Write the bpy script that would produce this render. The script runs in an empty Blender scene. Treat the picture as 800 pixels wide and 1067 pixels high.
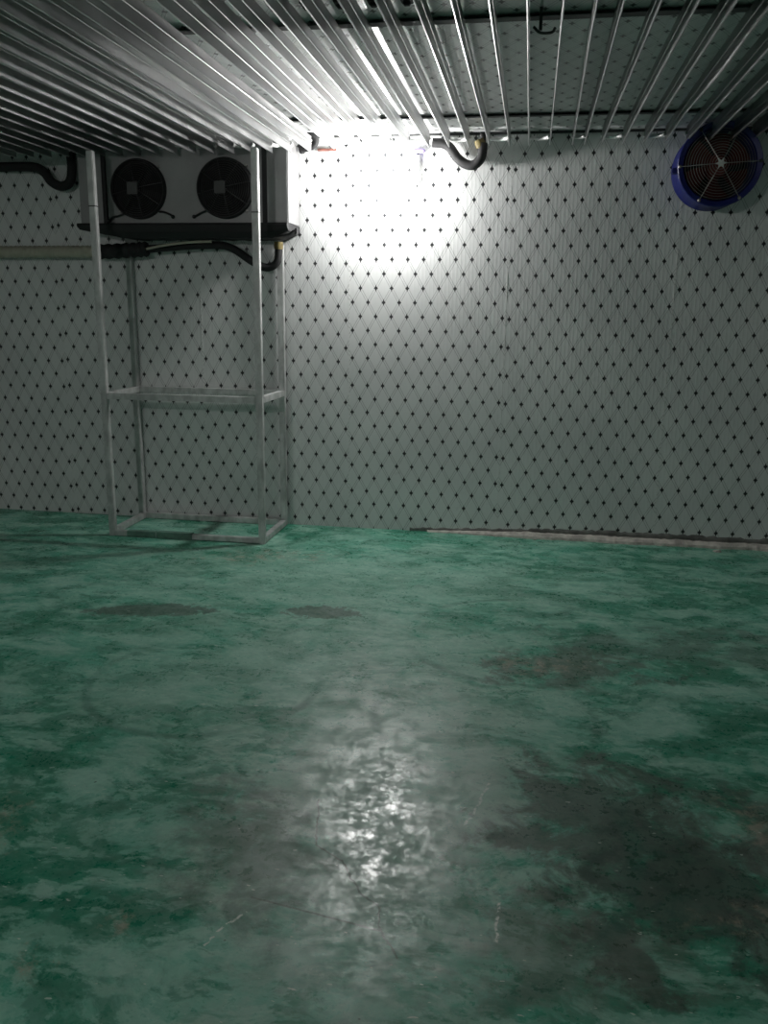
import bpy, bmesh, math, random
from mathutils import Vector, Matrix
random.seed(7)
S = bpy.context.scene
COL = S.collection
PI = math.pi
D = 5.56          # back wall distance from the camera
ZC = 2.485        # ceiling height
XL, XR, YB = -4.5, 2.7, -4.6

# ------------------------------------------------------------------ helpers
def obj(name, bm, mats, parent=None, smooth=False):
    me = bpy.data.meshes.new(name)
    bmesh.ops.recalc_face_normals(bm, faces=bm.faces)
    bm.to_mesh(me); bm.free()
    if not isinstance(mats, (list, tuple)): mats = [mats]
    for m in mats: me.materials.append(m)
    if smooth:
        for p in me.polygons: p.use_smooth = True
        try: me.set_sharp_from_angle(angle=math.radians(40))
        except Exception: pass
    o = bpy.data.objects.new(name, me)
    COL.objects.link(o)
    if parent is not None:
        o.parent = parent
        o.matrix_parent_inverse = Matrix.Translation(-Vector(base_of(parent)))
    return o

BASE = {}
def base_of(o):
    return BASE.get(o.name, (0, 0, 0))

def thing(name, label, cat, loc, group=None):
    o = bpy.data.objects.new(name, None)
    o.empty_display_size = 0.1
    COL.objects.link(o); o.location = loc
    BASE[o.name] = tuple(loc)
    o['label'] = label; o['category'] = cat
    if group: o['group'] = group
    return o

def tag(o, label, cat, group=None):
    o['label'] = label; o['category'] = cat
    if group: o['group'] = group
    return o

def struct(name, bm, mats, label=None, smooth=False):
    o = obj(name, bm, mats, None, smooth)
    o['kind'] = 'structure'
    if label: o['label'] = label
    return o

def box(bm, x0, x1, y0, y1, z0, z1, bev=0.0, mi=0):
    r = bmesh.ops.create_cube(bm, size=1.0)
    vs = r['verts']
    for v in vs:
        v.co = Vector(((x0 + x1) / 2 + v.co.x * (x1 - x0), (y0 + y1) / 2 + v.co.y * (y1 - y0), (z0 + z1) / 2 + v.co.z * (z1 - z0)))
    fs = set(f for v in vs for f in v.link_faces)
    for f in fs: f.material_index = mi
    if bev > 0:
        es = list(set(e for v in vs for e in v.link_edges))
        bmesh.ops.bevel(bm, geom=es, offset=bev, segments=2, affect='EDGES', clamp_overlap=True)
    return vs

def smooth_path(pts, n=8):
    P = [Vector(p) for p in pts]
    out = []
    for i in range(len(P) - 1):
        p0 = P[i - 1] if i > 0 else P[i] * 2 - P[i + 1]
        p1, p2 = P[i], P[i + 1]
        p3 = P[i + 2] if i + 2 < len(P) else P[i + 1] * 2 - P[i]
        for k in range(n):
            t = k / n
            out.append(0.5 * ((2 * p1) + (p2 - p0) * t + (2 * p0 - 5 * p1 + 4 * p2 - p3) * t * t + (3 * p1 - p0 - 3 * p2 + p3) * t ** 3))
    out.append(P[-1])
    return out

def tube(bm, pts, rad, seg=12, cap=True, mi=0):
    """tube along a list of points; rad is a number or a function of (index, count)"""
    P = [Vector(p) for p in pts]
    n = len(P)
    T = []
    for i in range(n):
        a = P[max(i - 1, 0)]; b = P[min(i + 1, n - 1)]
        T.append((b - a).normalized())
    up = Vector((0, 0, 1)) if abs(T[0].z) < 0.9 else Vector((1, 0, 0))
    nrm = (up - T[0] * up.dot(T[0])).normalized()
    rings = []
    for i in range(n):
        nrm = (nrm - T[i] * nrm.dot(T[i])).normalized()
        bi = T[i].cross(nrm)
        r = rad(i, n) if callable(rad) else rad
        rings.append([bm.verts.new(P[i] + (nrm * math.cos(2 * PI * k / seg) + bi * math.sin(2 * PI * k / seg)) * r) for k in range(seg)])
    for i in range(n - 1):
        for k in range(seg):
            f = bm.faces.new((rings[i][k], rings[i][(k + 1) % seg], rings[i + 1][(k + 1) % seg], rings[i + 1][k]))
            f.material_index = mi
    if cap:
        bm.faces.new(rings[0][::-1]).material_index = mi
        bm.faces.new(rings[-1]).material_index = mi

def lathe_y(bm, prof, c, seg=48, closed=False, mi=0):
    """revolve profile [(y, r)] around the y axis through c"""
    rings = []
    for (y, r) in prof:
        rings.append([bm.verts.new((c[0] + r * math.cos(2 * PI * k / seg), c[1] + y, c[2] + r * math.sin(2 * PI * k / seg))) for k in range(seg)])
    m = len(rings)
    for i in range(m if closed else m - 1):
        a, b = rings[i], rings[(i + 1) % m]
        for k in range(seg):
            bm.faces.new((a[k], a[(k + 1) % seg], b[(k + 1) % seg], b[k])).material_index = mi

def lathe_z(bm, prof, c, seg=32):
    rings = []
    for (z, r) in prof:
        rings.append([bm.verts.new((c[0] + r * math.cos(2 * PI * k / seg), c[1] + r * math.sin(2 * PI * k / seg), c[2] + z)) for k in range(seg)])
    for i in range(len(rings) - 1):
        for k in range(seg):
            bm.faces.new((rings[i][k], rings[i][(k + 1) % seg], rings[i + 1][(k + 1) % seg], rings[i + 1][k]))
    bm.faces.new(rings[0][::-1]); bm.faces.new(rings[-1])

def ring_y(bm, c, R, r, seg=56, sub=6):
    lathe_y(bm, [(r * math.cos(2 * PI * k / sub), R + r * math.sin(2 * PI * k / sub)) for k in range(sub)], c, seg, True)

# ---------------------------------------------------------------- materials
def new_mat(name):
    m = bpy.data.materials.new(name); m.use_nodes = True
    nt = m.node_tree
    return m, nt, nt.nodes['Principled BSDF']

class G:
    """small node-graph writer"""
    def __init__(s, nt): s.nt = nt
    def n(s, t, **kw):
        x = s.nt.nodes.new(t)
        for k, v in kw.items(): setattr(x, k, v)
        return x
    def put(s, sock, v):
        if isinstance(v, (int, float)): sock.default_value = v
        elif isinstance(v, (tuple, list)): sock.default_value = v
        else: s.nt.links.new(v, sock)
    def m(s, op, a, b=0.0, c=None, clamp=False):
        x = s.n('ShaderNodeMath', operation=op); x.use_clamp = clamp
        s.put(x.inputs[0], a); s.put(x.inputs[1], b)
        if c is not None: s.put(x.inputs[2], c)
        return x.outputs[0]
    def sstep(s, v, a, b):
        x = s.n('ShaderNodeMapRange', interpolation_type='SMOOTHSTEP')
        s.put(x.inputs['Value'], v); s.put(x.inputs['From Min'], a); s.put(x.inputs['From Max'], b)
        return x.outputs['Result']
    def mix(s, f, a, b):
        x = s.n('ShaderNodeMix', data_type='RGBA')
        s.put(x.inputs[0], f)
        def col(c): return (*c, 1.0) if isinstance(c, tuple) and len(c) == 3 else c
        s.put(x.inputs[6], col(a)); s.put(x.inputs[7], col(b))
        return x.outputs[2]
    def noise(s, vec, scale, detail=4, rough=0.55, dist=0.0):
        x = s.n('ShaderNodeTexNoise')
        s.put(x.inputs['Vector'], vec); x.inputs['Scale'].default_value = scale
        x.inputs['Detail'].default_value = detail; x.inputs['Roughness'].default_value = rough
        x.inputs['Distortion'].default_value = dist
        return x.outputs['Fac']
    def map(s, vec, loc=(0, 0, 0), rot=(0, 0, 0), sc=(1, 1, 1)):
        x = s.n('ShaderNodeMapping'); s.put(x.inputs['Vector'], vec)
        x.inputs['Location'].default_value = loc; x.inputs['Rotation'].default_value = rot; x.inputs['Scale'].default_value = sc
        return x.outputs[0]
    def sep(s, vec):
        x = s.n('ShaderNodeSeparateXYZ'); s.put(x.inputs[0], vec); return x.outputs
    def bump(s, h, strength, dist):
        x = s.n('ShaderNodeBump'); s.put(x.inputs['Height'], h)
        x.inputs['Strength'].default_value = strength; x.inputs['Distance'].default_value = dist
        return x.outputs[0]

def metal(name, col, rough, metallic=1.0, nscale=14.0, var=0.25, stretch=(1, 1, 1), bump=0.0):
    m, nt, b = new_mat(name); g = G(nt)
    co = g.n('ShaderNodeTexCoord').outputs['Object']
    nz = g.noise(g.map(co, sc=stretch), nscale, 5, 0.6)
    dk = tuple(c * (1 - var) for c in col); lt = tuple(min(1, c * (1 + var * 0.6)) for c in col)
    g.put(b.inputs['Base Color'], g.mix(g.sstep(nz, 0.3, 0.7), dk, lt))
    b.inputs['Metallic'].default_value = metallic
    g.put(b.inputs['Roughness'], g.m('MULTIPLY_ADD', nz, 0.3, rough - 0.15))
    if bump: g.put(b.inputs['Normal'], g.bump(nz, bump, 0.01))
    return m

def plain(name, col, rough=0.6, var=0.2, nscale=25.0, metallic=0.0, bump=0.0):
    return metal(name, col, rough, metallic, nscale, var, bump=bump)

def panel_mat(name):
    """white laminated cold room panel: black four-point stars on a lattice of double hairlines"""
    m, nt, b = new_mat(name); g = G(nt)
    uv = g.n('ShaderNodeUVMap', uv_map='lattice').outputs[0]
    mt = g.n('ShaderNodeUVMap', uv_map='metres').outputs[0]
    u, v, _ = g.sep(uv); mx, my, _ = g.sep(mt)
    p = g.m('ADD', u, v); q = g.m('SUBTRACT', u, v)
    dp = g.m('SUBTRACT', p, g.m('ROUND', p)); dq = g.m('SUBTRACT', q, g.m('ROUND', q))
    du = g.m('ABSOLUTE', g.m('MULTIPLY', g.m('ADD', dp, dq), 0.5 * 0.10057))
    dv = g.m('ABSOLUTE', g.m('MULTIPLY', g.m('SUBTRACT', dp, dq), 0.5 * 0.17587))
    star = g.m('ADD', g.m('POWER', g.m('DIVIDE', du, 0.0155), 0.68), g.m('POWER', g.m('DIVIDE', dv, 0.0238), 0.68))
    dot = g.m('SUBTRACT', 1.0, g.sstep(star, 0.9, 1.1))
    def hair(d):
        return g.m('SUBTRACT', 1.0, g.sstep(g.m('ABSOLUTE', g.m('SUBTRACT', g.m('ABSOLUTE', d), 0.072)), 0.006, 0.024))
    line = g.m('MAXIMUM', hair(dp), hair(dq))
    co = g.n('ShaderNodeTexCoord').outputs['Object']
    nz = g.noise(co, 1.7, 5, 0.6)
    base = g.mix(g.sstep(nz, 0.35, 0.7), (0.60, 0.61, 0.605), (0.68, 0.69, 0.68))
    c1 = g.mix(g.m('MULTIPLY', line, 0.68), base, (0.16, 0.17, 0.17))
    # settled grime streaks low on the panel
    g.put(b.inputs['Base Color'], g.mix(dot, c1, (0.012, 0.013, 0.014)))
    g.put(b.inputs['Roughness'], g.m('MULTIPLY_ADD', g.noise(co, 6, 3), 0.12, 0.24))
    b.inputs['Specular IOR Level'].default_value = 0.5
    # fine pressed ribs every 24 mm
    rib = g.m('SINE', g.m('MULTIPLY', mx, 2 * PI / 0.0241))
    rib = g.m('POWER', g.m('MULTIPLY_ADD', rib, 0.5, 0.5), 3.0)
    g.put(b.inputs['Normal'], g.bump(rib, 0.35, 0.0008))
    return m

def floor_mat():
    m, nt, b = new_mat('green_floor_paint'); g = G(nt)
    co = g.n('ShaderNodeTexCoord').outputs['Object']
    x, y, z = g.sep(co)
    warp = g.n('ShaderNodeTexNoise'); g.put(warp.inputs['Vector'], co)
    warp.inputs['Scale'].default_value = 1.6; warp.inputs['Detail'].default_value = 5
    wv = g.n('ShaderNodeVectorMath', operation='MULTIPLY_ADD')
    g.put(wv.inputs[0], warp.outputs['Color']); wv.inputs[1].default_value = (0.28, 0.28, 0); g.put(wv.inputs[2], co)
    wco = wv.outputs[0]
    n1 = g.noise(wco, 0.8, 8, 0.62, 0.6)
    n2 = g.noise(g.map(wco, rot=(0, 0, 0.75), sc=(1.0, 1.9, 1)), 1.7, 9, 0.66, 0.3)
    n3 = g.noise(g.map(wco, loc=(4, 2, 0), rot=(0, 0, -0.35), sc=(1.0, 2.0, 1)), 2.8, 9, 0.68, 0.2)
    n4 = g.noise(co, 22, 6, 0.7)
    n5 = g.noise(g.map(wco, loc=(1, 7, 0)), 2.3, 9, 0.68, 0.4)
    n6 = g.noise(g.map(wco, loc=(5, 3, 0), rot=(0, 0, 0.3), sc=(1, 1.6, 1)), 4.2, 8, 0.68, 0.2)
    c = g.mix(g.sstep(n1, 0.40, 0.57), (0.024, 0.235, 0.140), (0.085, 0.365, 0.250))
    c = g.mix(g.m('MULTIPLY', g.sstep(n2, 0.485, 0.545), 0.72), c, (0.215, 0.480, 0.370))
    c = g.mix(g.m('MULTIPLY', g.sstep(n5, 0.50, 0.58), 0.65), c, (0.016, 0.175, 0.100))
    c = g.mix(g.m('MULTIPLY', g.sstep(n3, 0.53, 0.575), 0.60), c, (0.320, 0.560, 0.450))
    c = g.mix(g.m('MULTIPLY', g.sstep(n3, 0.465, 0.42), 0.70), c, (0.016, 0.190, 0.110))
    c = g.mix(g.m('MULTIPLY', g.sstep(n6, 0.525, 0.58), 0.50), c, (0.300, 0.550, 0.435))
    c = g.mix(g.m('MULTIPLY', g.sstep(n6, 0.46, 0.39), 0.50), c, (0.018, 0.150, 0.090))
    n7 = g.noise(g.map(wco, loc=(2, 9, 0), rot=(0, 0, 1.3), sc=(1, 2.0, 1)), 7.0, 8, 0.72, 0.3)
    n8 = g.noise(g.map(co, loc=(6, 4, 0)), 55, 5, 0.7)
    c = g.mix(g.m('MULTIPLY', g.sstep(n7, 0.55, 0.61), 0.45), c, (0.36, 0.58, 0.48))
    c = g.mix(g.m('MULTIPLY', g.sstep(n7, 0.44, 0.36), 0.30), c, (0.022, 0.150, 0.090))
    # trowelled arcs
    def spot(cx, cy, rx, ry, rot, edge=0.35, wob=0.9, wsc=4.0, seed=0.0):
        dx = g.m('SUBTRACT', x, cx); dy = g.m('SUBTRACT', y, cy)
        cr, sr = math.cos(rot), math.sin(rot)
        ex = g.m('DIVIDE', g.m('ADD', g.m('MULTIPLY', dx, cr), g.m('MULTIPLY', dy, sr)), rx)
        ey = g.m('DIVIDE', g.m('SUBTRACT', g.m('MULTIPLY', dy, cr), g.m('MULTIPLY', dx, sr)), ry)
        r = g.m('SQRT', g.m('ADD', g.m('MULTIPLY', ex, ex), g.m('MULTIPLY', ey, ey)))
        w = g.noise(g.map(co, loc=(seed, seed * 1.7, 0)), wsc, 7, 0.70, 0.4)
        r = g.m('ADD', r, g.m('MULTIPLY_ADD', w, wob * 4.5, -wob * 2.25))
        return g.m('SUBTRACT', 1.0, g.sstep(r, 1.0 - edge, 1.0 + edge))
    def arc(cx, cy, R, wd, seed):
        dx = g.m('SUBTRACT', x, cx); dy = g.m('SUBTRACT', y, cy)
        r = g.m('SQRT', g.m('ADD', g.m('MULTIPLY', dx, dx), g.m('MULTIPLY', dy, dy)))
        a = g.m('SUBTRACT', 1.0, g.sstep(g.m('ABSOLUTE', g.m('SUBTRACT', r, R)), wd * 0.2, wd))
        return g.m('MULTIPLY', a, g.sstep(g.noise(g.map(co, loc=(seed, 0, 0)), 1.3, 4), 0.45, 0.62))
    # pale grey area in the middle, grey-brown dirty areas
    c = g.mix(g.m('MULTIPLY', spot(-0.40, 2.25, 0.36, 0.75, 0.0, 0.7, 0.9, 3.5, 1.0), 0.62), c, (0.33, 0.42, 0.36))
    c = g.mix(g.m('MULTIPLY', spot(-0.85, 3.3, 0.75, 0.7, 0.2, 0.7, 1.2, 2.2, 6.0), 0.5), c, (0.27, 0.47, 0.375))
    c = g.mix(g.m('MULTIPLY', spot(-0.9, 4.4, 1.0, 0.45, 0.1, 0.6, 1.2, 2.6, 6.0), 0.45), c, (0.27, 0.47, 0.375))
    c = g.mix(g.m('MULTIPLY', spot(0.28, 2.30, 0.26, 0.30, -0.45, 0.4, 1.3, 5.0, 3.0), 0.85), c, (0.052, 0.082, 0.062))
    c = g.mix(g.m('MULTIPLY', spot(0.47, 2.02, 0.28, 0.30, 0.2, 0.4, 1.5, 5.0, 5.0), 0.85), c, (0.042, 0.076, 0.056))
    c = g.mix(g.m('MULTIPLY', spot(0.75, 2.1, 0.20, 0.35, 0.2, 0.6, 1.5, 5.5, 8.0), 0.7), c, (0.075, 0.085, 0.072))
    c = g.mix(g.m('MULTIPLY', spot(0.22, 3.42, 0.30, 0.16, 0.2, 0.5, 1.5, 6.0, 9.0), 0.75), c, (0.075, 0.105, 0.082))
    c = g.mix(g.m('MULTIPLY', spot(-0.70, 2.00, 0.16, 0.28, 0.3, 0.6, 1.3, 5.0, 12.0), 0.6), c, (0.085, 0.120, 0.098))
    c = g.mix(g.m('MULTIPLY', spot(0.15, 1.75, 0.2, 0.14, 0.0, 0.6, 1.3, 6.0, 17.0), 0.5), c, (0.12, 0.135, 0.11))
    c = g.mix(g.m('MULTIPLY', spot(0.85, 3.75, 0.5, 0.16, 0.1, 0.6, 1.5, 5.0, 27.0), 0.6), c, (0.06, 0.10, 0.078))
    fine = g.sstep(g.noise(co, 16, 8, 0.75), 0.44, 0.62)
    for (cx, cy, rx, ry, sd) in [(0.73, 2.36, 0.07, 0.10, 2), (0.60, 1.93, 0.09, 0.04, 4), (-1.04, 1.49, 0.035, 0.05, 7), (-0.885, 1.655, 0.035, 0.03, 8), (0.17, 3.42, 0.14, 0.05, 9), (-1.40, 1.99, 0.05, 0.09, 13), (0.02, 3.43, 0.10, 0.05, 15), (-1.5, 4.75, 0.3, 0.10, 19)]:
        k_ = g.m('MULTIPLY', spot(cx, cy, rx, ry, 0.3, 0.6, 1.8, 12.0, sd), g.m('MULTIPLY', fine, 0.75))
        c = g.mix(k_, c, (0.36, 0.32, 0.25))
    # cracks and hairlines
    def crack(pts, wd):
        tot = None
        for (xa, ya), (xb, yb) in zip(pts[:-1], pts[1:]):
            L = math.hypot(xb - xa, yb - ya); tx, ty = (xb - xa) / L, (yb - ya) / L
            dx = g.m('SUBTRACT', g.m('ADD', x, crk), xa); dy = g.m('SUBTRACT', y, ya)
            al = g.m('ADD', g.m('MULTIPLY', dx, tx), g.m('MULTIPLY', dy, ty))
            ex = g.m('MAXIMUM', g.m('MULTIPLY', al, -1.0), g.m('SUBTRACT', al, L))
            pz = g.m('ABSOLUTE', g.m('SUBTRACT', g.m('MULTIPLY', dy, tx), g.m('MULTIPLY', dx, ty)))
            k = g.m('SUBTRACT', 1.0, g.sstep(g.m('MAXIMUM', ex, pz), wd * 0.3, wd))
            tot = k if tot is None else g.m('MAXIMUM', tot, k)
        return tot
    crk = g.m('MULTIPLY_ADD', g.noise(co, 30, 4), 0.024, -0.012)
    cr_ = g.m('MAXIMUM', crack([(-0.56, 2.26), (-0.515, 2.04), (-0.43, 1.985), (-0.357, 1.867), (-0.302, 1.822), (-0.285, 1.745)], 0.0045),
              crack([(-0.62, 1.80), (-0.422, 1.765), (-0.285, 1.74), (-0.23, 1.66)], 0.0045))
    c = g.mix(g.m('MULTIPLY', cr_, 0.65), c, (0.05, 0.06, 0.05))
    # two dark damp patches
    pud = g.m('MAXIMUM', spot(-1.76, 3.74, 0.30, 0.085, 0.22, 0.12, 0.55, 16.0, 20.0), spot(-0.94, 3.87, 0.175, 0.085, 0.15, 0.12, 0.5, 18.0, 23.0))
    c = g.mix(g.m('MULTIPLY', pud, 0.85), c, (0.075, 0.125, 0.098))
    for (cx, cy, R, wd, sd) in [(0.02, 3.72, 0.52, 0.03, 1), (0.76, 3.48, 0.18, 0.02, 3), (0.0, 4.3, 0.30, 0.04, 5), (-1.2, 3.0, 0.45, 0.03, 8), (-0.4, 2.2, 0.75, 0.04, 11), (0.25, 4.35, 0.32, 0.03, 14), (-0.1, 2.9, 0.4, 0.03, 19)]:
        c = g.mix(g.m('MULTIPLY', arc(cx, cy, R, wd, sd), 0.45), c, (0.012, 0.10, 0.06))
    # pale scratches
    def scratch(x0, y0, x1, y1, wd, sd):
        L = math.hypot(x1 - x0, y1 - y0); tx, ty = (x1 - x0) / L, (y1 - y0) / L
        dx = g.m('SUBTRACT', x, x0); dy = g.m('SUBTRACT', y, y0)
        a = g.m('ADD', g.m('MULTIPLY', dx, tx), g.m('MULTIPLY', dy, ty))
        pz = g.m('SUBTRACT', g.m('MULTIPLY', dy, tx), g.m('MULTIPLY', dx, ty))
        pz = g.m('ADD', pz, g.m('MULTIPLY_ADD', g.noise(co, 14, 3), 0.03, -0.015))
        k = g.m('SUBTRACT', 1.0, g.sstep(g.m('ABSOLUTE', pz), wd * 0.3, wd))
        k = g.m('MULTIPLY', k, g.m('MULTIPLY', g.m('GREATER_THAN', a, 0.0), g.m('LESS_THAN', a, L)))
        return g.m('MULTIPLY', k, g.sstep(g.noise(co, 60, 3), 0.42, 0.55))
    for s_ in [(-0.115, 2.20, -0.06, 2.45, 0.006, 1), (-0.012, 1.75, -0.009, 1.92, 0.006, 2), (-0.68, 1.62, -0.62, 1.75, 0.005, 3)]:
        c = g.mix(g.m('MULTIPLY', scratch(*s_), 0.95), c, (0.62, 0.68, 0.62))
    # plaster splashes near the rack, specks everywhere
    spk = g.m('MULTIPLY', g.sstep(g.noise(co, 34, 3, 0.6), 0.62, 0.68), spot(-1.42, 4.80, 0.40, 0.16, 0.25, 0.6, 0.4, 4.0, 2.0))
    spk2 = g.m('MULTIPLY', g.sstep(g.noise(g.map(co, loc=(3, 8, 0), sc=(1, 2.6, 1)), 26, 2), 0.715, 0.735), 0.7)
    c = g.mix(g.m('MAXIMUM', spk, spk2), c, (0.68, 0.70, 0.64))
    dk = g.sstep(g.noise(g.map(co, loc=(9, 1, 0)), 24, 2), 0.755, 0.77)
    c = g.mix(g.m('MULTIPLY', dk, 0.8), c, (0.01, 0.02, 0.016))
    c = g.mix(g.m('MULTIPLY', g.sstep(n4, 0.4, 0.75), 0.22), c, (0.10, 0.17, 0.14))
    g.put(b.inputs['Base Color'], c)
    r = g.m('MULTIPLY_ADD', g.sstep(n6, 0.40, 0.60), 0.12, 0.28)
    r = g.m('ADD', r, g.m('MULTIPLY_ADD', g.sstep(n4, 0.38, 0.62), 0.20, -0.05))
    r = g.m('ADD', r, g.m('MULTIPLY_ADD', g.sstep(n8, 0.38, 0.62), 0.16, -0.08))
    g.put(b.inputs['Roughness'], g.m('SUBTRACT', r, g.m('MULTIPLY', pud, -0.08)))
    g.put(b.inputs['Specular IOR Level'], g.m('MULTIPLY_ADD', g.sstep(g.noise(g.map(wco, loc=(8, 8, 0)), 9, 7, 0.72), 0.40, 0.58), 0.55, 0.18))
    h = g.m('ADD', g.m('ADD', g.m('MULTIPLY', n4, 0.6), g.m('MULTIPLY', n8, 0.6)), g.m('MULTIPLY', n6, 0.35))
    g.put(b.inputs['Normal'], g.bump(h, 0.30, 0.0017))
    return m

M_PANEL = panel_mat('panel_laminate')
M_FLOOR = floor_mat()
M_ALU = metal('aluminium_fin', (0.46, 0.465, 0.465), 0.37, 1.0, 7, 0.10, (1, 1, 1))
M_BEND = metal('pale_bend', (0.60, 0.61, 0.60), 0.45, 0.35)
M_GALV = metal('galvanised_tube', (0.52, 0.53, 0.52), 0.5, 0.45, 16, 0.3, (1, 1, 0.5))
M_CASE = metal('casing_sheet', (0.27, 0.27, 0.27), 0.45, 0.35, 3, 0.14)
M_BLACK = plain('black_rubber', (0.012, 0.012, 0.013), 0.75, 0.3, 30, bump=0.2)
M_BLACKGLOSS = plain('black_wire', (0.012, 0.012, 0.013), 0.4)
M_BAR = plain('dark_steel_bar', (0.05, 0.052, 0.052), 0.55, 0.3, 20, 0.3)
M_SILI = plain('silicone_bead', (0.64, 0.65, 0.63), 0.5, 0.15, 30)
M_MORT = plain('pale_mortar', (0.46, 0.44, 0.40), 0.9, 0.35, 18, bump=0.5)
M_GRIME = plain('grimy_sealant', (0.15, 0.15, 0.14), 0.8, 0.5, 9, bump=0.3)
M_BLUE = plain('blue_enamel', (0.008, 0.014, 0.14), 0.38, 0.15, 8)
M_RED = plain('dark_red_blade', (0.13, 0.022, 0.018), 0.5, 0.2, 12)
M_WIRE = metal('guard_wire', (0.42, 0.40, 0.38), 0.4, 0.8)
M_DUCT = plain('pale_hose', (0.40, 0.385, 0.31), 0.6, 0.15, 12)
M_YEL = plain('yellow_tape', (0.13, 0.10, 0.03), 0.7, 0.4, 30)
M_WHITE = plain('white_plastic', (0.75, 0.75, 0.74), 0.4, 0.08)
M_PURP = plain('lilac_plastic', (0.30, 0.24, 0.55), 0.4, 0.1)
M_RUST = plain('red_brown_pipe', (0.22, 0.09, 0.07), 0.6, 0.4, 25)
M_GREENP = plain('green_paint_smear', (0.10, 0.20, 0.155), 0.6, 0.35, 14)
M_GREY = plain('grey_plate', (0.06, 0.06, 0.06), 0.5, 0.15, 20)

def emit_mat(name, strength):
    m, nt, b = new_mat(name)
    b.inputs['Base Color'].default_value = (0.9, 0.9, 0.9, 1)
    b.inputs['Emission Color'].default_value = (1.0, 0.985, 0.97, 1)
    b.inputs['Emission Strength'].default_value = strength
    return m

# ------------------------------------------------------------------- setting
PA, PB = 0.10057, 0.17587
def panels(name, spans, to_world, offs, z0, z1, thick_dir, label, beads=True):
    """spans: panel x-intervals in wall metres. to_world(u, w) -> point; offs(i) -> (u0, w0) lattice origin"""
    bm = bmesh.new()
    la = bm.loops.layers.uv.new('lattice'); lm = bm.loops.layers.uv.new('metres')
    for i, (a, b_) in enumerate(spans):
        u0, w0 = offs(i)
        fr = [(a, z0), (b_, z0), (b_, z1), (a, z1)]
        front = [bm.verts.new(to_world(u, w, 0.0)) for u, w in fr]
        back = [bm.verts.new(to_world(u, w, 0.1)) for u, w in fr]
        faces = [bm.faces.new(front)] + [bm.faces.new((front[k], back[k], back[(k + 1) % 4], front[(k + 1) % 4])) for k in range(4)] + [bm.faces.new(back[::-1])]
        lut = {}
        for vv, (u, w) in list(zip(front, fr)) + list(zip(back, fr)): lut[vv] = (u, w)
        for f_ in faces:
            for lp in f_.loops:
                u, w = lut[lp.vert]
                lp[la].uv = ((u - u0) / PA, (w - w0) / PB)
                lp[lm].uv = (u - a, w)
        if beads and i > 0:
            n = 60; rnd = random.Random(i)
            pts = [to_world(a, z0 + (z1 - z0) * k / n, 0.001) for k in range(n + 1)]
            rr = [0.0013 + 0.0022 * rnd.random() ** 3 for _ in range(n + 1)]
            tube(bm, pts, lambda k, _n: rr[k], 6, True, 1)
    return struct(name, bm, [M_PANEL, M_SILI], label)

SEAM = 0.9985
OFF = {0: (-3.1776, 2.1287), 1: (-3.134, 2.1395), 2: (-2.1363, 1.4612), 3: (-1.137, 1.6635), 4: (-0.139, 2.273), 5: (0.867, 1.7577)}
edges = [XL] + [-0.160 + SEAM * k for k in (-4, -3, -2, -1, 0, 1, 2)] + [XR]
edges = [e for e in edges if XL <= e <= XR]
spans = list(zip(edges[:-1], edges[1:]))
def off_back(i):
    # span 0 is left of the seam at -4.154
    k = i - 1
    return OFF.get(k, (edges[i] + 0.02, 0.05 * (i % 3)))
panels('wall_back', spans, lambda u, w, t: Vector((u, D + t, w)), off_back, 0.0, ZC, 1, 'white panel wall printed with black four-point stars')
ly = [YB + k for k in range(0, 10)] + [YB + 10, D]
ly = [YB + k * 0.9985 for k in range(0, 11)] + [D]
lsp = list(zip(ly[:-1], ly[1:]))
panels('wall_left', lsp, lambda u, w, t: Vector((XL - t, u, w)), lambda i: (lsp[i][0] + 0.02, 0.03 * (i % 4)), 0.0, ZC, 0, 'star-printed panel wall on the left')
panels('wall_right', lsp, lambda u, w, t: Vector((XR + t, u, w)), lambda i: (lsp[i][0] + 0.02, 0.04 * (i % 3)), 0.0, ZC, 0, 'star-printed panel wall on the right')
panels('wall_front', spans, lambda u, w, t: Vector((u, YB - t, w)), lambda i: (spans[i][0] + 0.02, 0.03 * (i % 3)), 0.0, ZC, 1, 'star-printed panel wall behind the viewer')
cx_ = [XL, -3.56, -2.56, -1.56, -0.56, 0.44, 1.44, 2.44, XR]
csp = list(zip(cx_[:-1], cx_[1:]))
panels('ceiling', csp, lambda u, w, t: Vector((u, w, ZC + t)), lambda i: (-0.0065 + (0.31 * (i - 4)), 4.65 + 0.05 * (i - 4)), YB, D, 2, 'star-printed panel ceiling above the cooling pipes')

bm = bmesh.new()
box(bm, XL, XR, YB, D, -0.12, 0.0)
struct('floor', bm, M_FLOOR, 'green painted concrete floor with stains and trowel marks')

# ragged strip of mortar with a dark sealant band along the right of the back wall
bm = bmesh.new()
n = 150; rnd = random.Random(3)
x0, x1 = -0.62, XR
prev = None
wob = [0.0]
for k in range(n): wob.append(wob[-1] * 0.8 + (rnd.random() - 0.5) * 0.012)
def row(k):
    x = x0 + (x1 - x0) * k / n
    t = min(1.0, (k / n) * 5.0)
    d = (0.018 + 0.035 * t) + wob[k] * t
    h = 0.010 + 0.020 * t + wob[(k * 7) % n] * 0.3 * t
    return [bm.verts.new(p) for p in ((x, D, 0.0), (x, D - d, 0.0), (x, D - d * 0.92, h * 0.55), (x, D - d * 0.55, h), (x, D, h * 1.15))]
for k in range(n + 1):
    r_ = row(k)
    if prev:
        for j in range(4): bm.faces.new((prev[j], prev[j + 1], r_[j + 1], r_[j]))
    else: bm.faces.new(r_)
    prev = r_
bm.faces.new(prev[::-1])
struct('baseboard_back', bm, M_MORT, 'ragged pale mortar strip along the foot of the back wall')
bm = bmesh.new()
prev = None
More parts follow.
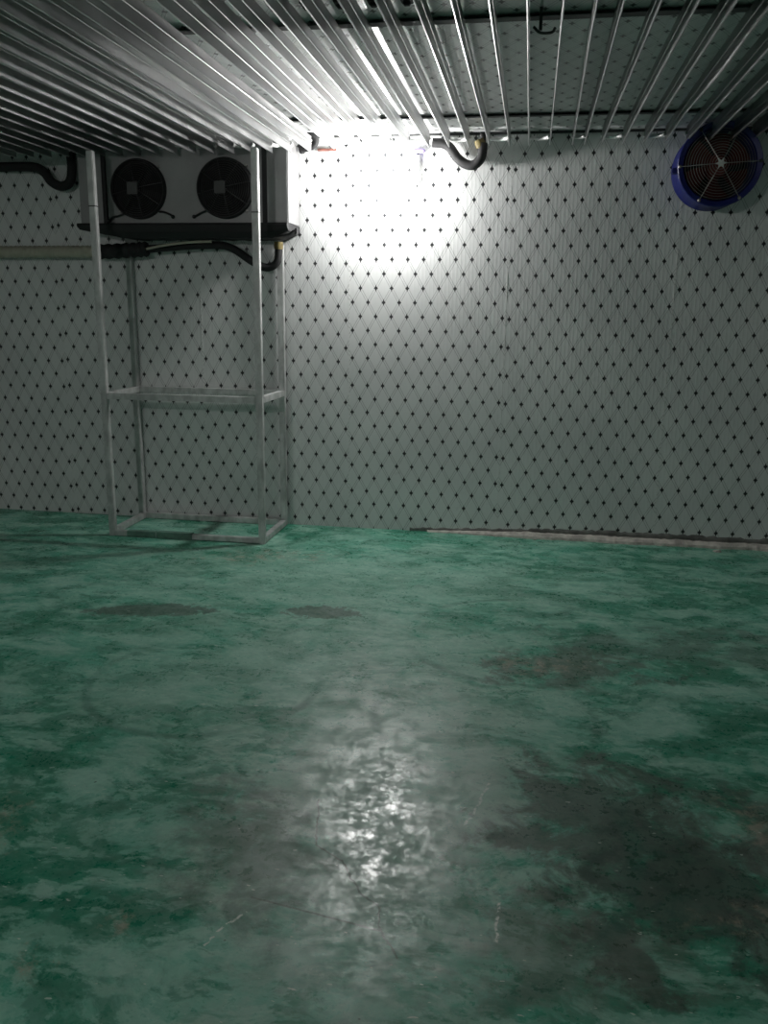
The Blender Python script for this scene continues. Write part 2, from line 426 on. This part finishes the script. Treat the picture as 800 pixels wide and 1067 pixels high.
for k in range(n + 1):
    x = -0.74 + (XR + 0.74) * k / n
    t = min(1.0, (k / n) * 3.0)
    h = 0.020 + 0.046 * t + (rnd.random() - 0.5) * 0.012
    r_ = [bm.verts.new(p) for p in ((x, D, 0.0), (x, D - 0.006, 0.0), (x, D - 0.006, h * 0.8), (x, D, h))]
    if prev:
        for j in range(3): bm.faces.new((prev[j], prev[j + 1], r_[j + 1], r_[j]))
    prev = r_
struct('trim_1', bm, M_GRIME, 'dirty dark sealant band above the mortar strip')
bm = bmesh.new()
box(bm, XL, XR, D - 0.014, D, ZC - 0.014, ZC, 0.003)
struct('trim_2', bm, M_BAR, 'dark corner trim between back wall and ceiling')

# --------------------------------------------------------- ceiling fin coils
FH = 0.090     # fin height
def fin(bm, x, ya, yb, zb, bend=None, skew=0.0):
    """tube with an upright plate fin above and below, extruded along y"""
    zt = zb + FH; zm = zb + 0.050; r = 0.0038; t = 0.0013
    prof = [(0.0042 * math.sin(a_ * PI / 3.0), zb + 0.0042 - 0.0042 * math.cos(a_ * PI / 3.0)) for a_ in (-2, -1, 0, 1, 2)] + [(t, zb + 0.0085)]
    for k in range(-3, 4): a = k * PI / 8; prof.append((r * math.cos(a), zm + r * math.sin(a)))
    prof += [(t, zt - 0.006), (t * 1.8, zt - 0.004), (t * 1.8, zt), (-t * 1.8, zt), (-t * 1.8, zt - 0.004), (-t, zt - 0.006)]
    for k in range(-3, 4): a = PI + k * PI / 8; prof.append((r * math.cos(a), zm + r * math.sin(a)))
    prof += [(-t, zb + 0.0085)]
    ns = 40 if bend else 14
    rnd = random.Random(int(x * 1000)); ph = rnd.random() * 6
    prev = None
    for i in range(ns + 1):
        y = ya + (yb - ya) * i / ns
        low = bend(y) if bend else 0.0
        wav = 0.0018 * math.sin(ph + y * 1.7) + skew * max(0, y - 3.0)
        ring = []
        for (px, pz) in prof:
            w = 1.0 if pz < zm - 0.005 else 0.0
            ring.append(bm.verts.new((x + px + wav + low * w, y, pz)))
        if prev:
            for k in range(len(ring)):
                bm.faces.new((prev[k], prev[(k + 1) % len(ring)], ring[(k + 1) % len(ring)], ring[k]))
        else: bm.faces.new(ring[::-1])
        prev = ring
    bm.faces.new(prev)

def bend_path(xa, xb, y, z, d):
    n = 12; R = (xb - xa) / 2
    p = [Vector((xa, y - 0.03, z))]
    for k in range(n + 1):
        a = PI - PI * k / n
        p.append(Vector(((xa + xb) / 2 + R * math.cos(a), y + min(R, d) * math.sin(a), z)))
    p.append(Vector((xb, y - 0.03, z)))
    return p

def coil(name, label, xs, zb, ye, pairs, group=None, bends=None, skews=None):
    root = thing(name, label, 'cooling coil', ((xs[0] + xs[-1]) / 2, ye, zb), group)
    ys = -4.2
    for i, x in enumerate(xs):
        bm = bmesh.new()
        fin(bm, x, ys, ye, zb, (bends or {}).get(i), (skews or {}).get(i, 0.0))
        obj('finned_pipe', bm, M_ALU, root, True)
    for (i, j) in pairs:
        bm = bmesh.new()
        sk = [(skews or {}).get(q, 0.0) * (ye - 3.0) for q in (i, j)]
        xa, xb = sorted((xs[i] + sk[0], xs[j] + sk[1]))
        tube(bm, bend_path(xa, xb, ye, zb + 0.050, 0.075), 0.0118, 12)
        obj('return_bend', bm, M_BEND, root, True)
    pr = set(tuple(sorted(p)) for p in pairs)
    for i in range(len(xs) - 1):          # far-end bends join the pairs into one serpentine
        if (i, i + 1) not in pr:
            bm = bmesh.new()
            a, b = sorted((xs[i], xs[i + 1]))
            tube(bm, [Vector((p.x, 2 * ys - p.y, p.z)) for p in bend_path(a, b, ys, zb + 0.050, 0.075)], 0.0118, 12)
            obj('return_bend', bm, M_BEND, root, True)
    return root

ZB = 2.378
kink = lambda y: 0.010 * math.exp(-((y - 3.9) / 0.35) ** 2) - 0.008 * math.exp(-((y - 4.7) / 0.3) ** 2)
xs_r = [0.347, 0.462, 0.578, 0.691, 0.806, 0.923, 1.04, 1.157, 1.273, 1.39, 1.507, 1.624, 1.741, 1.858, 1.975, 2.092]
coil('ceiling_cooling_coil', 'right-hand bank of aluminium finned cooling pipes hanging under the ceiling near the blue fan', xs_r, ZB, 5.40,
     [(i, i + 1) for i in range(0, len(xs_r) - 1, 2)], bends={3: kink})
xs_m = [-1.220, -1.105, -0.995, -0.878, -0.765, -0.648, -0.53, -0.412, -0.295, -0.178, -0.063, 0.052, 0.152, 0.232]
coil('ceiling_cooling_coil', 'middle bank of aluminium finned cooling pipes around the bright lamp', xs_m, ZB, 5.40,
     [(i, i + 1) for i in range(0, len(xs_m) - 1, 2)], skews={12: 0.012, 13: 0.008})
xs_l = [-1.325 - 0.1175 * k for k in range(22)]
coil('ceiling_cooling_coil', 'left-hand, lower-hung bank of aluminium finned cooling pipes ending in front of the evaporator', xs_l, 2.333, 5.24,
     [(i, i + 1) for i in range(1, len(xs_l) - 1, 2)])

# support bars between fins and ceiling
def bar(y, label, w=0.035):
    bm = bmesh.new()
    x0, x1 = XL + 0.02, XR - 0.02
    box(bm, x0, x1, y - w / 2, y + w / 2, 2.4695, 2.4735, 0.0008)       # flange
    box(bm, x0, x1, y + w / 2 - 0.004, y + w / 2, 2.4735, ZC, 0.0008)   # upstand of the angle
    o = obj('support_bar', bm, M_BAR)
    tag(o, label, 'support bar')
bar(5.07, 'dark angle bar across the ceiling nearest the back wall')
bar(3.47, 'dark angle bar across the ceiling near the top edge of the photo', 0.05)

clip_bm = bmesh.new()
box(clip_bm, -0.022, 0.022, -0.028, 0.028, 0.0, 0.012, 0.003)
box(clip_bm, -0.012, 0.012, -0.012, 0.012, -0.012, 0.001, 0.003)
clip = None
for cx in (-1.106, -0.992, -0.872, -0.752, -0.634, -0.518):
    if clip is None:
        clip = obj('ceiling_bolt_cap', clip_bm, M_BLACK); c_ = clip
    else:
        c_ = clip.copy(); COL.objects.link(c_)
    c_.location = (cx + 0.04, 3.25, ZC - 0.012)
    tag(c_, 'small black bolt cap in the row on the ceiling between the fins', 'bolt cap', 'bolt caps in a row on the ceiling')
hb = thing('pipe_hanger', 'dark rod hanger with hooked foot beside the front ceiling bar', 'hanger', (-0.02, 3.40, ZC))
bm = bmesh.new(); tube(bm, [(-0.02, 3.40, ZC), (-0.02, 3.40, 2.41)], 0.006, 10); obj('rod', bm, M_BAR, hb, True)
bm = bmesh.new(); tube(bm, smooth_path([(-0.045, 3.41, 2.425), (-0.02, 3.41, 2.405), (0.02, 3.41, 2.405), (0.032, 3.41, 2.42)]), 0.005, 8); obj('hook', bm, M_BAR, hb, True)

# ------------------------------------------------------------------- lamps
def wall_lamp(x, z, yc, r, strength, label, yw, d):
    """bulkhead lamp: base plate and gallery on the wall, round lit glass in front. d = +1 faces -y"""
    t = thing('wall_lamp', label, 'lamp', (x, yw, z))
    k = abs(yw - yc); sg = 1 if yw > yc else -1
    bm = bmesh.new(); lathe_y(bm, [(0.0, 0.001), (0.0, 0.050), (-0.012 * sg, 0.050), (-0.020 * sg, 0.040), (-0.020 * sg, 0.001)], (x, yw - 0.0005 * sg, z), 32); obj('base', bm, M_WHITE, t, True)
    bm = bmesh.new(); lathe_y(bm, [(-0.018 * sg, 0.026), (-(k - r * 1.1) * sg, 0.024), (-(k - r * 0.8) * sg, 0.028), (-(k - r * 0.8) * sg, 0.001)], (x, yw, z), 24); obj('socket', bm, M_WHITE, t, True)
    bm = bmesh.new(); bmesh.ops.create_uvsphere(bm, u_segments=24, v_segments=16, radius=r, matrix=Matrix.Translation((x, yc, z)) @ Matrix.Diagonal((1, 1.15, 1, 1)))
    obj('bulb', bm, emit_mat('lit_bulb', strength), t, True)
    return t
wall_lamp(-0.935, 2.20, 5.40, 0.040, 840.0, 'round lit wall lamp in the middle of the white glare on the back wall', D, 1)
def pendant(x, y, z, strength, label, r):
    t = thing('pendant_lamp', label, 'lamp', (x, y, ZC))
    bm = bmesh.new(); lathe_z(bm, [(-0.018, 0.034), (-0.004, 0.040), (0, 0.040)], (x, y, ZC)); obj('ceiling_rose', bm, M_WHITE, t, True)
    bm = bmesh.new(); tube(bm, [(x, y, ZC - 0.01), (x, y, z + 0.10)], 0.006, 8); obj('stem', bm, M_WHITE, t, True)
    bm = bmesh.new(); lathe_z(bm, [(0.045, 0.017), (0.05, 0.021), (0.09, 0.021), (0.105, 0.012)], (x, y, z)); obj('socket', bm, M_WHITE, t, True)
    bm = bmesh.new()
    prof = [(-r, 0.002)] + [(-r * math.cos(a), r * math.sin(a)) for a in [k * PI / 12 for k in range(1, 9)]] + [(r * 0.95, r * 0.62), (0.048, 0.016)]
    lathe_z(bm, prof, (x, y, z), 24)
    obj('bulb', bm, emit_mat('lit_bulb', strength), t, True)
    return t
pendant(-2.08, -1.70, 2.31, 1080.0, 'bare lit bulb hanging under the cooling pipes behind the viewer, out of view', 0.05)

# --------------------------------------------------------- storage rack frame
T = 0.04
rk = thing('metal_rack', 'bare metal tube rack frame standing under the evaporator', 'rack', (-2.1, 5.29, 0))
XA, XB, YF, YK = -2.602, -1.600, 5.03, 5.525     # post centres
def post(x, y, z1):
    bm = bmesh.new(); box(bm, x - T / 2, x + T / 2, y - T / 2, y + T / 2, 0.0, z1, 0.004); return obj('post', bm, M_GALV, rk)
post(XA, YF, 2.328); post(XB, YF, 2.328); post(XA - 0.025, YK, 1.84); post(XB, YK, 1.84)
def rail(name, x0, x1, y0, y1, z0, z1, mat=M_GALV):
    bm = bmesh.new(); box(bm, x0, x1, y0, y1, z0, z1, 0.003); return obj(name, bm, mat, rk)
h = T / 2
rail('shelf_rail', XA + h, XB - h, YF - h, YF + h, 0.880, 0.918)
rail('shelf_rail', XA + h - 0.025, XB - h, YK - h, YK + h, 0.880, 0.918)
for x in (XA - 0.012, XB): rail('shelf_rail', x - h, x + h, YF + h, YK - h, 0.880, 0.918)
rail('bottom_rail', XA + h, XB - h, YF - h + 0.004, YF + h, 0.004, 0.036)
rail('bottom_rail', XA + h - 0.025, XB - h, YK - h, YK + h, 0.003, 0.040)
for x in (XA - 0.012, XB): rail('bottom_rail', x - h, x + h, YF + h, YK - h, 0.003, 0.040)
a = rail('painted_sleeve', -2.50, -2.305, YF - h, YF + h + 0.003, 0.001, 0.040, M_GREENP); a['label'] = 'green paint smeared sleeve on the bottom rail'
a = rail('painted_sleeve', -2.300, -2.06, YF - h - 0.002, YF + h + 0.003, 0.001, 0.043, M_GREENP); a['label'] = 'longer green-grey sleeve on the bottom rail'
for (x, z) in [(XA, 2.02), (XB, 1.98)]:     # weld marks round the front posts
    bm = bmesh.new(); box(bm, x - h - 0.0008, x + h + 0.0008, YF - h - 0.0008, YF + h + 0.0008, z - 0.003, z + 0.003); obj('weld_seam', bm, M_BAR, rk)

# -------------------------------------------------------------- evaporator
EX0, EX1, EY, EZ0, EZ1 = -2.827, -1.480, 5.29, 1.945, 2.42
ev = thing('evaporator_unit', 'grey twin-fan evaporator unit high on the back wall behind the rack posts', 'evaporator', ((EX0 + EX1) / 2, D, EZ0))
bm = bmesh.new()
XS0, XS1 = -2.655, -1.625     # joints between end boxes and fan section
box(bm, XS0 + 0.012, XS1 - 0.012, EY + 0.002, D - 0.001, EZ0, EZ1, 0.004)
obj('fan_section', bm, M_CASE, ev)
for (a, b_) in ((EX0, XS0 - 0.012), (XS1 + 0.012, EX1)):
    bm = bmesh.new(); box(bm, a, b_, EY, D - 0.001, EZ0, EZ1, 0.006)
    obj('end_cover', bm, M_CASE, ev)
for x in (XS0, XS1):
    bm = bmesh.new(); box(bm, x - 0.0125, x + 0.0125, EY - 0.010, D - 0.002, EZ0 + 0.003, EZ1 - 0.003); obj('black_strip', bm, M_BLACK, ev)  # black upright strip between fan section and end cover
FR = 0.172
def ev_fan(cx, cz):
    y0 = EY + 0.002
    bm = bmesh.new()      # shroud ring with dark recess
    lathe_y(bm, [(0.0, FR + 0.004), (-0.035, FR + 0.004), (-0.040, FR), (-0.040, FR - 0.008), (-0.001, FR - 0.008)], (cx, y0, cz), 56)
    lathe_y(bm, [(-0.001, FR - 0.006), (-0.0012, 0.002)], (cx, y0, cz), 56)
    sh = obj('fan_shroud', bm, M_BLACK, ev, True)
    def sub(nm, bm_, mat, sm=True): return obj(nm, bm_, mat, sh, sm)
    for k in range(5):
        bm = bmesh.new(); a0 = k * 2 * PI / 5 + 0.3
        g_ = []
        for i in range(7):
            r = 0.045 + (FR - 0.07) * i / 6
            row_ = []
            for j in range(5):
                s_ = (j / 4 - 0.5) * (0.75 + 0.25 * i / 6)
                row_.append(bm.verts.new((cx + r * math.cos(a0 + s_), y0 - 0.016 + s_ * 0.016, cz + r * math.sin(a0 + s_))))
            g_.append(row_)
        for i in range(6):
            for j in range(4): bm.faces.new((g_[i][j], g_[i + 1][j], g_[i + 1][j + 1], g_[i][j + 1]))
        bmesh.ops.solidify(bm, geom=bm.faces[:], thickness=0.002)
        sub('blade', bm, M_BLACK)
    bm = bmesh.new()
    R = 0.03
    while R < FR + 0.001:
        dome = 0.040 + 0.022 * (1 - (R / FR) ** 2)
        ring_y(bm, (cx, y0 - dome, cz), R, 0.0016, 48, 5); R += 0.0125
    for k in range(8):
        a = k * PI / 4 + 0.2
        tube(bm, [(cx + r * math.cos(a), y0 - (0.042 + 0.022 * (1 - (r / FR) ** 2)), cz + r * math.sin(a)) for r in [FR * i / 8 for i in range(9)]], 0.0022, 6)
    sub('wire_guard', bm, M_BLACKGLOSS)
    bm = bmesh.new(); box(bm, cx - 0.052, cx + 0.018, y0 - 0.072, y0 - 0.062, cz - 0.036, cz + 0.036, 0.004)
    p = sub('motor_plate', bm, M_GREY, False); p['label'] = 'small grey square motor plate'
    for a in (0.25, 0.75, 1.25, 1.75):
        bm = bmesh.new()
        c = (cx + (FR + 0.012) * math.cos(a * PI), y0 - 0.004, cz + (FR + 0.012) * math.sin(a * PI))
        lathe_y(bm, [(0.004, 0.008), (-0.006, 0.008), (-0.010, 0.004), (-0.010, 0.0005)], c, 10)
        sub('guard_bolt', bm, M_WIRE)
ev_fan(-2.425, 2.147); ev_fan(-1.868, 2.147)
for pts in ([(-2.53, 2.004), (-2.57, 1.990), (-2.60, 1.985), (-2.635, 1.965)], [(-2.30, 2.015), (-2.27, 2.012), (-2.235, 2.0), (-2.212, 1.985)], [(-1.99, 2.02), (-2.03, 2.005), (-2.06, 1.99), (-2.075, 1.985)]):
    bm = bmesh.new(); P = smooth_path([(x, EY - 0.010, z) for x, z in pts]); tube(bm, P, 0.0065, 8)
    bmesh.ops.create_uvsphere(bm, u_segments=10, v_segments=8, radius=0.012, matrix=Matrix.Translation(P[-1]))
    obj('fan_lead', bm, M_BLACKGLOSS, ev, True)
# drip tray wrapped in black foam
bm = bmesh.new()
n = 40; prev = None; rnd = random.Random(5)
for k in range(n + 1):
    t = k / n; x = EX0 - 0.012 + (EX1 + 0.012 - EX0) * t
    drop = 0.035 + 0.052 * min(1, t / 0.22) - 0.045 * max(0, (t - 0.93) / 0.07) + (rnd.random() - 0.5) * 0.006
    zt = EZ0 + 0.002; yf = EY - 0.030
    r_ = [bm.verts.new(p) for p in ((x, D - 0.002, zt), (x, yf, zt), (x, yf - 0.006, zt - 0.012), (x, yf, zt - drop * 0.6), (x, yf + 0.03, zt - drop), (x, D - 0.002, zt - drop * 0.95))]
    if prev:
        for j in range(6): bm.faces.new((prev[j], prev[(j + 1) % 6], r_[(j + 1) % 6], r_[j]))
    else: bm.faces.new(r_)
    prev = r_
bm.faces.new(prev[::-1])
o = obj('drip_tray', bm, M_BLACK, ev); o['label'] = 'black foam wrapped drip tray'
bm = bmesh.new()
tube(bm, smooth_path([(-1.56, EY + 0.00, 1.868), (-1.48, EY - 0.0, 1.880), (-1.45, EY - 0.0, 1.900), (-1.425, EY - 0.0, 1.898)]), 0.007, 8)
tube(bm, [(-1.432, EY, 1.915), (-1.432, EY, 1.880)], 0.010, 8)
obj('tray_valve', bm, M_BLACKGLOSS, ev, True)

# drain hose: black, loops down and up to the tray outlet
dh = thing('drain_hose', 'black insulated drain hose looping under the evaporator', 'hose', (-1.6, 5.46, 1.69))
bm = bmesh.new()
tube(bm, smooth_path([(-2.445, 5.44, 1.806), (-2.30, 5.44, 1.816), (-2.15, 5.44, 1.826), (-2.02, 5.44, 1.829), (-1.95, 5.45, 1.826), (-1.874, 5.45, 1.800), (-1.769, 5.45, 1.733), (-1.69, 5.45, 1.697), (-1.635, 5.45, 1.700), (-1.598, 5.45, 1.735), (-1.590, 5.45, 1.80), (-1.590, 5.45, 1.83)]), 0.0245, 14)
obj('hose', bm, M_BLACK, dh, True)
bm = bmesh.new(); tube(bm, [(-1.590, 5.45, 1.805), (-1.588, 5.448, 1.850)], 0.029, 12); o = obj('tape_wrap', bm, M_YEL, dh, True); o['label'] = 'yellow tape at the hose end'
bm = bmesh.new(); tube(bm, smooth_path([(-2.43, 5.36, 1.80), (-2.30, 5.355, 1.823), (-2.15, 5.36, 1.84), (-2.0, 5.37, 1.846)]), 0.008, 8)
o = tag(obj('cable', bm, M_DUCT, None, True), 'thin pale cable running beneath the drip tray', 'cable')

# pale corrugated duct hose from the left, ending in a black wrap
dd = thing('corrugated_hose', 'thick pale corrugated hose running left along the back wall', 'hose', (-3.4, 5.44, 1.775))
bm = bmesh.new()
n = 210; pts = []
for k in range(n + 1):
    t = k / n; x = XL + 0.002 + (-2.72 - XL) * t
    z = 1.772 + 0.012 * math.sin(t * 2.1 + 0.4) ** 2 + 0.014 * t ** 4
    pts.append((x, 5.44, z))
tube(bm, pts, lambda i, m_: 0.0375 + 0.0028 * math.cos(i * PI * 0.5), 20)
obj('hose', bm, M_DUCT, dd, True)
bm = bmesh.new()
tube(bm, smooth_path([(-2.80, 5.44, 1.788), (-2.70, 5.435, 1.790), (-2.60, 5.435, 1.795), (-2.52, 5.44, 1.800), (-2.46, 5.44, 1.805)]), lambda i, m_: 0.046 + 0.004 * math.sin(i * 1.3), 14)
o = obj('foam_wrap', bm, M_BLACK, dd, True); o['label'] = 'black foam wrap round the hose end'

# suction pipe traps
tr = thing('insulated_pipe', 'black insulated U-shaped pipe trap with yellow tape right of the lamp glare', 'pipe', (-0.39, 5.48, 2.29))
bm = bmesh.new()
tube(bm, smooth_path([(-0.640, 5.512, 2.425), (-0.575, 5.512, 2.418), (-0.535, 5.511, 2.395), (-0.487, 5.508, 2.335), (-0.435, 5.500, 2.298), (-0.385, 5.490, 2.293), (-0.347, 5.478, 2.325), (-0.337, 5.475, 2.37), (-0.337, 5.475, 2.41)]), 0.028, 14)
obj('pipe', bm, M_BLACK, tr, True)
bm = bmesh.new(); tube(bm, [(-0.345, 5.480, 2.385), (-0.352, 5.478, 2.41), (-0.36, 5.476, 2.43)], lambda i, m_: 0.029 + 0.003 * (i % 2), 12); o = obj('tape_wrap', bm, M_YEL, tr, True); o['label'] = 'yellow tape wrap'
bm = bmesh.new(); tube(bm, [(-0.337, 5.48, 2.40), (-0.337, 5.48, ZC - 0.014)], 0.018, 12); obj('riser', bm, M_BLACK, tr, True)
tl = thing('insulated_pipe', 'black insulated U-shaped pipe trap at the far left beside the evaporator', 'pipe', (-3.04, 5.48, 2.19))
bm = bmesh.new()
tube(bm, smooth_path([(XL + 0.002, 5.49, 2.335), (-3.9, 5.49, 2.335), (-3.5, 5.488, 2.322), (-3.25, 5.485, 2.318), (-3.165, 5.482, 2.285), (-3.115, 5.48, 2.225), (-3.05, 5.48, 2.197), (-2.99, 5.48, 2.22), (-2.968, 5.48, 2.29), (-2.968, 5.48, 2.38), (-2.968, 5.48, ZC - 0.014)]), 0.030, 14)
obj('pipe', bm, M_BLACK, tl, True)
el = thing('pipe_elbow', 'short dark pipe elbow between the evaporator and the lamp glare', 'pipe', (-1.38, 5.48, 2.43))
bm = bmesh.new(); tube(bm, smooth_path([(-1.445, 5.50, 2.400), (-1.42, 5.49, 2.402), (-1.375, 5.48, 2.412), (-1.350, 5.47, 2.440), (-1.365, 5.46, 2.465), (-1.40, 5.46, 2.470)]), 0.021, 12); obj('pipe', bm, M_BLACK, el, True)
bm = bmesh.new(); tube(bm, [(-1.455, 5.505, 2.402), (-1.437, 5.50, 2.400)], 0.028, 12); obj('collar', bm, M_BLACK, el, True)
bm = bmesh.new(); box(bm, -1.36, -1.24, 5.545, D - 0.0005, 2.394, 2.410, 0.003)
tag(obj('cover_strip', bm, M_RUST), 'red-brown strip on the wall top beside the lamp glare', 'strip')

# coiled cord with plug
cd = thing('coiled_cord', 'pale coiled cord with lilac plug hanging on the wall right of the lamp', 'cord', (-0.735, 5.545, 2.19))
bm = bmesh.new()
pts = [(-0.735 + 0.012 * math.cos(k * 0.8), 5.546 + 0.010 * math.sin(k * 0.8), 2.365 - 0.175 * k / 190) for k in range(191)]
tube(bm, pts, 0.0024, 5); obj('coil', bm, M_WHITE, cd, True)
bm = bmesh.new(); box(bm, -0.768, -0.690, 5.530, 5.5595, 2.372, 2.396, 0.006); o = obj('plug', bm, M_PURP, cd); o['label'] = 'lilac plug block'

# --------------------------------------------------------- blue circulation fan
fx, fz, fy = 0.984, 2.249, 5.30
fn = thing('wall_fan', 'round blue wall fan with dark red blades behind a wire guard', 'fan', (fx, D, fz))
bm = bmesh.new()
lathe_y(bm, [(0.255, 0.216), (0.25, 0.222), (0.20, 0.208), (0.10, 0.203), (0.03, 0.206), (0.004, 0.222), (0.0, 0.226), (-0.006, 0.222), (0.0, 0.196), (0.03, 0.186), (0.12, 0.182), (0.20, 0.184), (0.255, 0.186)], (fx, fy, fz), 72, True)
obj('housing', bm, M_BLUE, fn, True)
bm = bmesh.new(); lathe_y(bm, [(0.252, 0.186), (0.250, 0.10), (0.249, 0.002)], (fx, fy, fz), 48)
bmesh.ops.solidify(bm, geom=bm.faces[:], thickness=0.004)
obj('back_plate', bm, M_BAR, fn, True)
hubm = bmesh.new(); lathe_y(hubm, [(0.20, 0.062), (0.07, 0.062), (0.055, 0.05), (0.05, 0.001)], (fx, fy, fz), 32); obj('motor', hubm, M_RED, fn, True)
for k in range(6):
    bm = bmesh.new(); a0 = k * PI / 3 + 0.35; g_ = []
    for i in range(8):
        r = 0.055 + (0.172 - 0.055) * i / 7; row_ = []
        for j in range(6):
            s_ = (j / 5 - 0.5) * (0.72 + 0.12 * i / 7)
            aa = a0 + s_ + 0.25 * i / 7
            row_.append(bm.verts.new((fx + r * math.cos(aa), fy + 0.095 + s_ * 0.07, fz + r * math.sin(aa))))
        g_.append(row_)
    for i in range(7):
        for j in range(5): bm.faces.new((g_[i][j], g_[i + 1][j], g_[i + 1][j + 1], g_[i][j + 1]))
    bmesh.ops.solidify(bm, geom=bm.faces[:], thickness=0.003)
    obj('blade', bm, M_RED, fn, True)
bm = bmesh.new()
R = 0.030
while R <= 0.187:
    dome = -0.004 - 0.018 * (1 - (R / 0.19) ** 2)
    ring_y(bm, (fx, fy + dome, fz), R, 0.0013, 60, 5); R += 0.0140
for k in range(6):
    a = k * PI / 3 + 0.06
    tube(bm, [(fx + r * math.cos(a), fy - 0.007 - 0.018 * (1 - min(1, r / 0.19) ** 2), fz + r * math.sin(a)) for r in [0.216 * i / 8 for i in range(9)]], 0.0022, 6)
gd = obj('wire_guard', bm, M_WIRE, fn, True)
bm = bmesh.new()
vs = []
for k in range(12):
    r = 0.032 if k % 2 == 0 else 0.015; a = k * PI / 6 + 0.06
    vs.append(bm.verts.new((fx + r * math.cos(a), fy - 0.030, fz + r * math.sin(a))))
f_ = bm.faces.new(vs); ex = bmesh.ops.extrude_face_region(bm, geom=[f_])
for v in [q for q in ex['geom'] if isinstance(q, bmesh.types.BMVert)]: v.co.y += 0.004
o = obj('guard_star', bm, M_SILI, gd); o['label'] = 'bright star-shaped centre plate'
for k in range(6):
    a = k * PI / 3 + 0.06
    bm = bmesh.new(); lathe_y(bm, [(0.004, 0.010), (-0.008, 0.010), (-0.014, 0.005), (-0.014, 0.0005)], (fx + 0.213 * math.cos(a), fy, fz + 0.213 * math.sin(a)), 10)
    obj('guard_bolt', bm, M_WIRE if k in (3, 4, 5) else M_BAR, fn, True)
bm = bmesh.new(); box(bm, fx - 0.238, fx - 0.206, fy + 0.10, fy + 0.16, fz - 0.03, fz + 0.0, 0.004); obj('lug', bm, M_BLUE, fn)

# crumbs of mortar by the wall foot
rnd = random.Random(11)
for (x, y, r) in [(1.21, 5.43, 0.016), (0.09, 5.49, 0.010)]:
    bm = bmesh.new(); bmesh.ops.create_icosphere(bm, subdivisions=2, radius=r)
    for v in bm.verts:
        v.co *= 0.8 + 0.4 * rnd.random(); v.co.z = max(v.co.z * 0.6, -r * 0.25); v.co.x *= 1.6
    zmin = min(v.co.z for v in bm.verts)
    for v in bm.verts: v.co += Vector((x, y, -zmin))
    tag(obj('mortar_crumb', bm, M_MORT), 'pale mortar crumb on the green floor below the fan' if x > 1 else 'tiny mortar crumb on the floor by the middle of the mortar strip', 'crumb')

# ------------------------------------------------------------------ world, camera
w = bpy.data.worlds.new('world'); S.world = w; w.use_nodes = True
w.node_tree.nodes['Background'].inputs[0].default_value = (0, 0, 0, 1)
w.node_tree.nodes['Background'].inputs[1].default_value = 0.0
cam = bpy.data.cameras.new('camera'); co = bpy.data.objects.new('camera', cam); COL.objects.link(co)
cam.sensor_fit = 'VERTICAL'; cam.sensor_height = 36.0; cam.lens = 895.867 / 1067 * 36.0
cam.clip_start = 0.05; cam.clip_end = 60
Rr = ((0.9861566, 0.1653656, 0.0122218), (-0.0493188, 0.2221434, 0.9737659), (-0.1583124, 0.9608884, -0.2272239))
mw = Matrix(((Rr[0][0], Rr[1][0], -Rr[2][0], 0.0), (Rr[0][1], Rr[1][1], -Rr[2][1], 0.0), (Rr[0][2], Rr[1][2], -Rr[2][2], 1.43281), (0, 0, 0, 1)))
co.matrix_world = mw
S.camera = co
S.view_settings.view_transform = 'Standard'; S.view_settings.look = 'None'
S.view_settings.gamma = 1.0; S.view_settings.use_curve_mapping = False
S.view_settings.exposure = 0.0
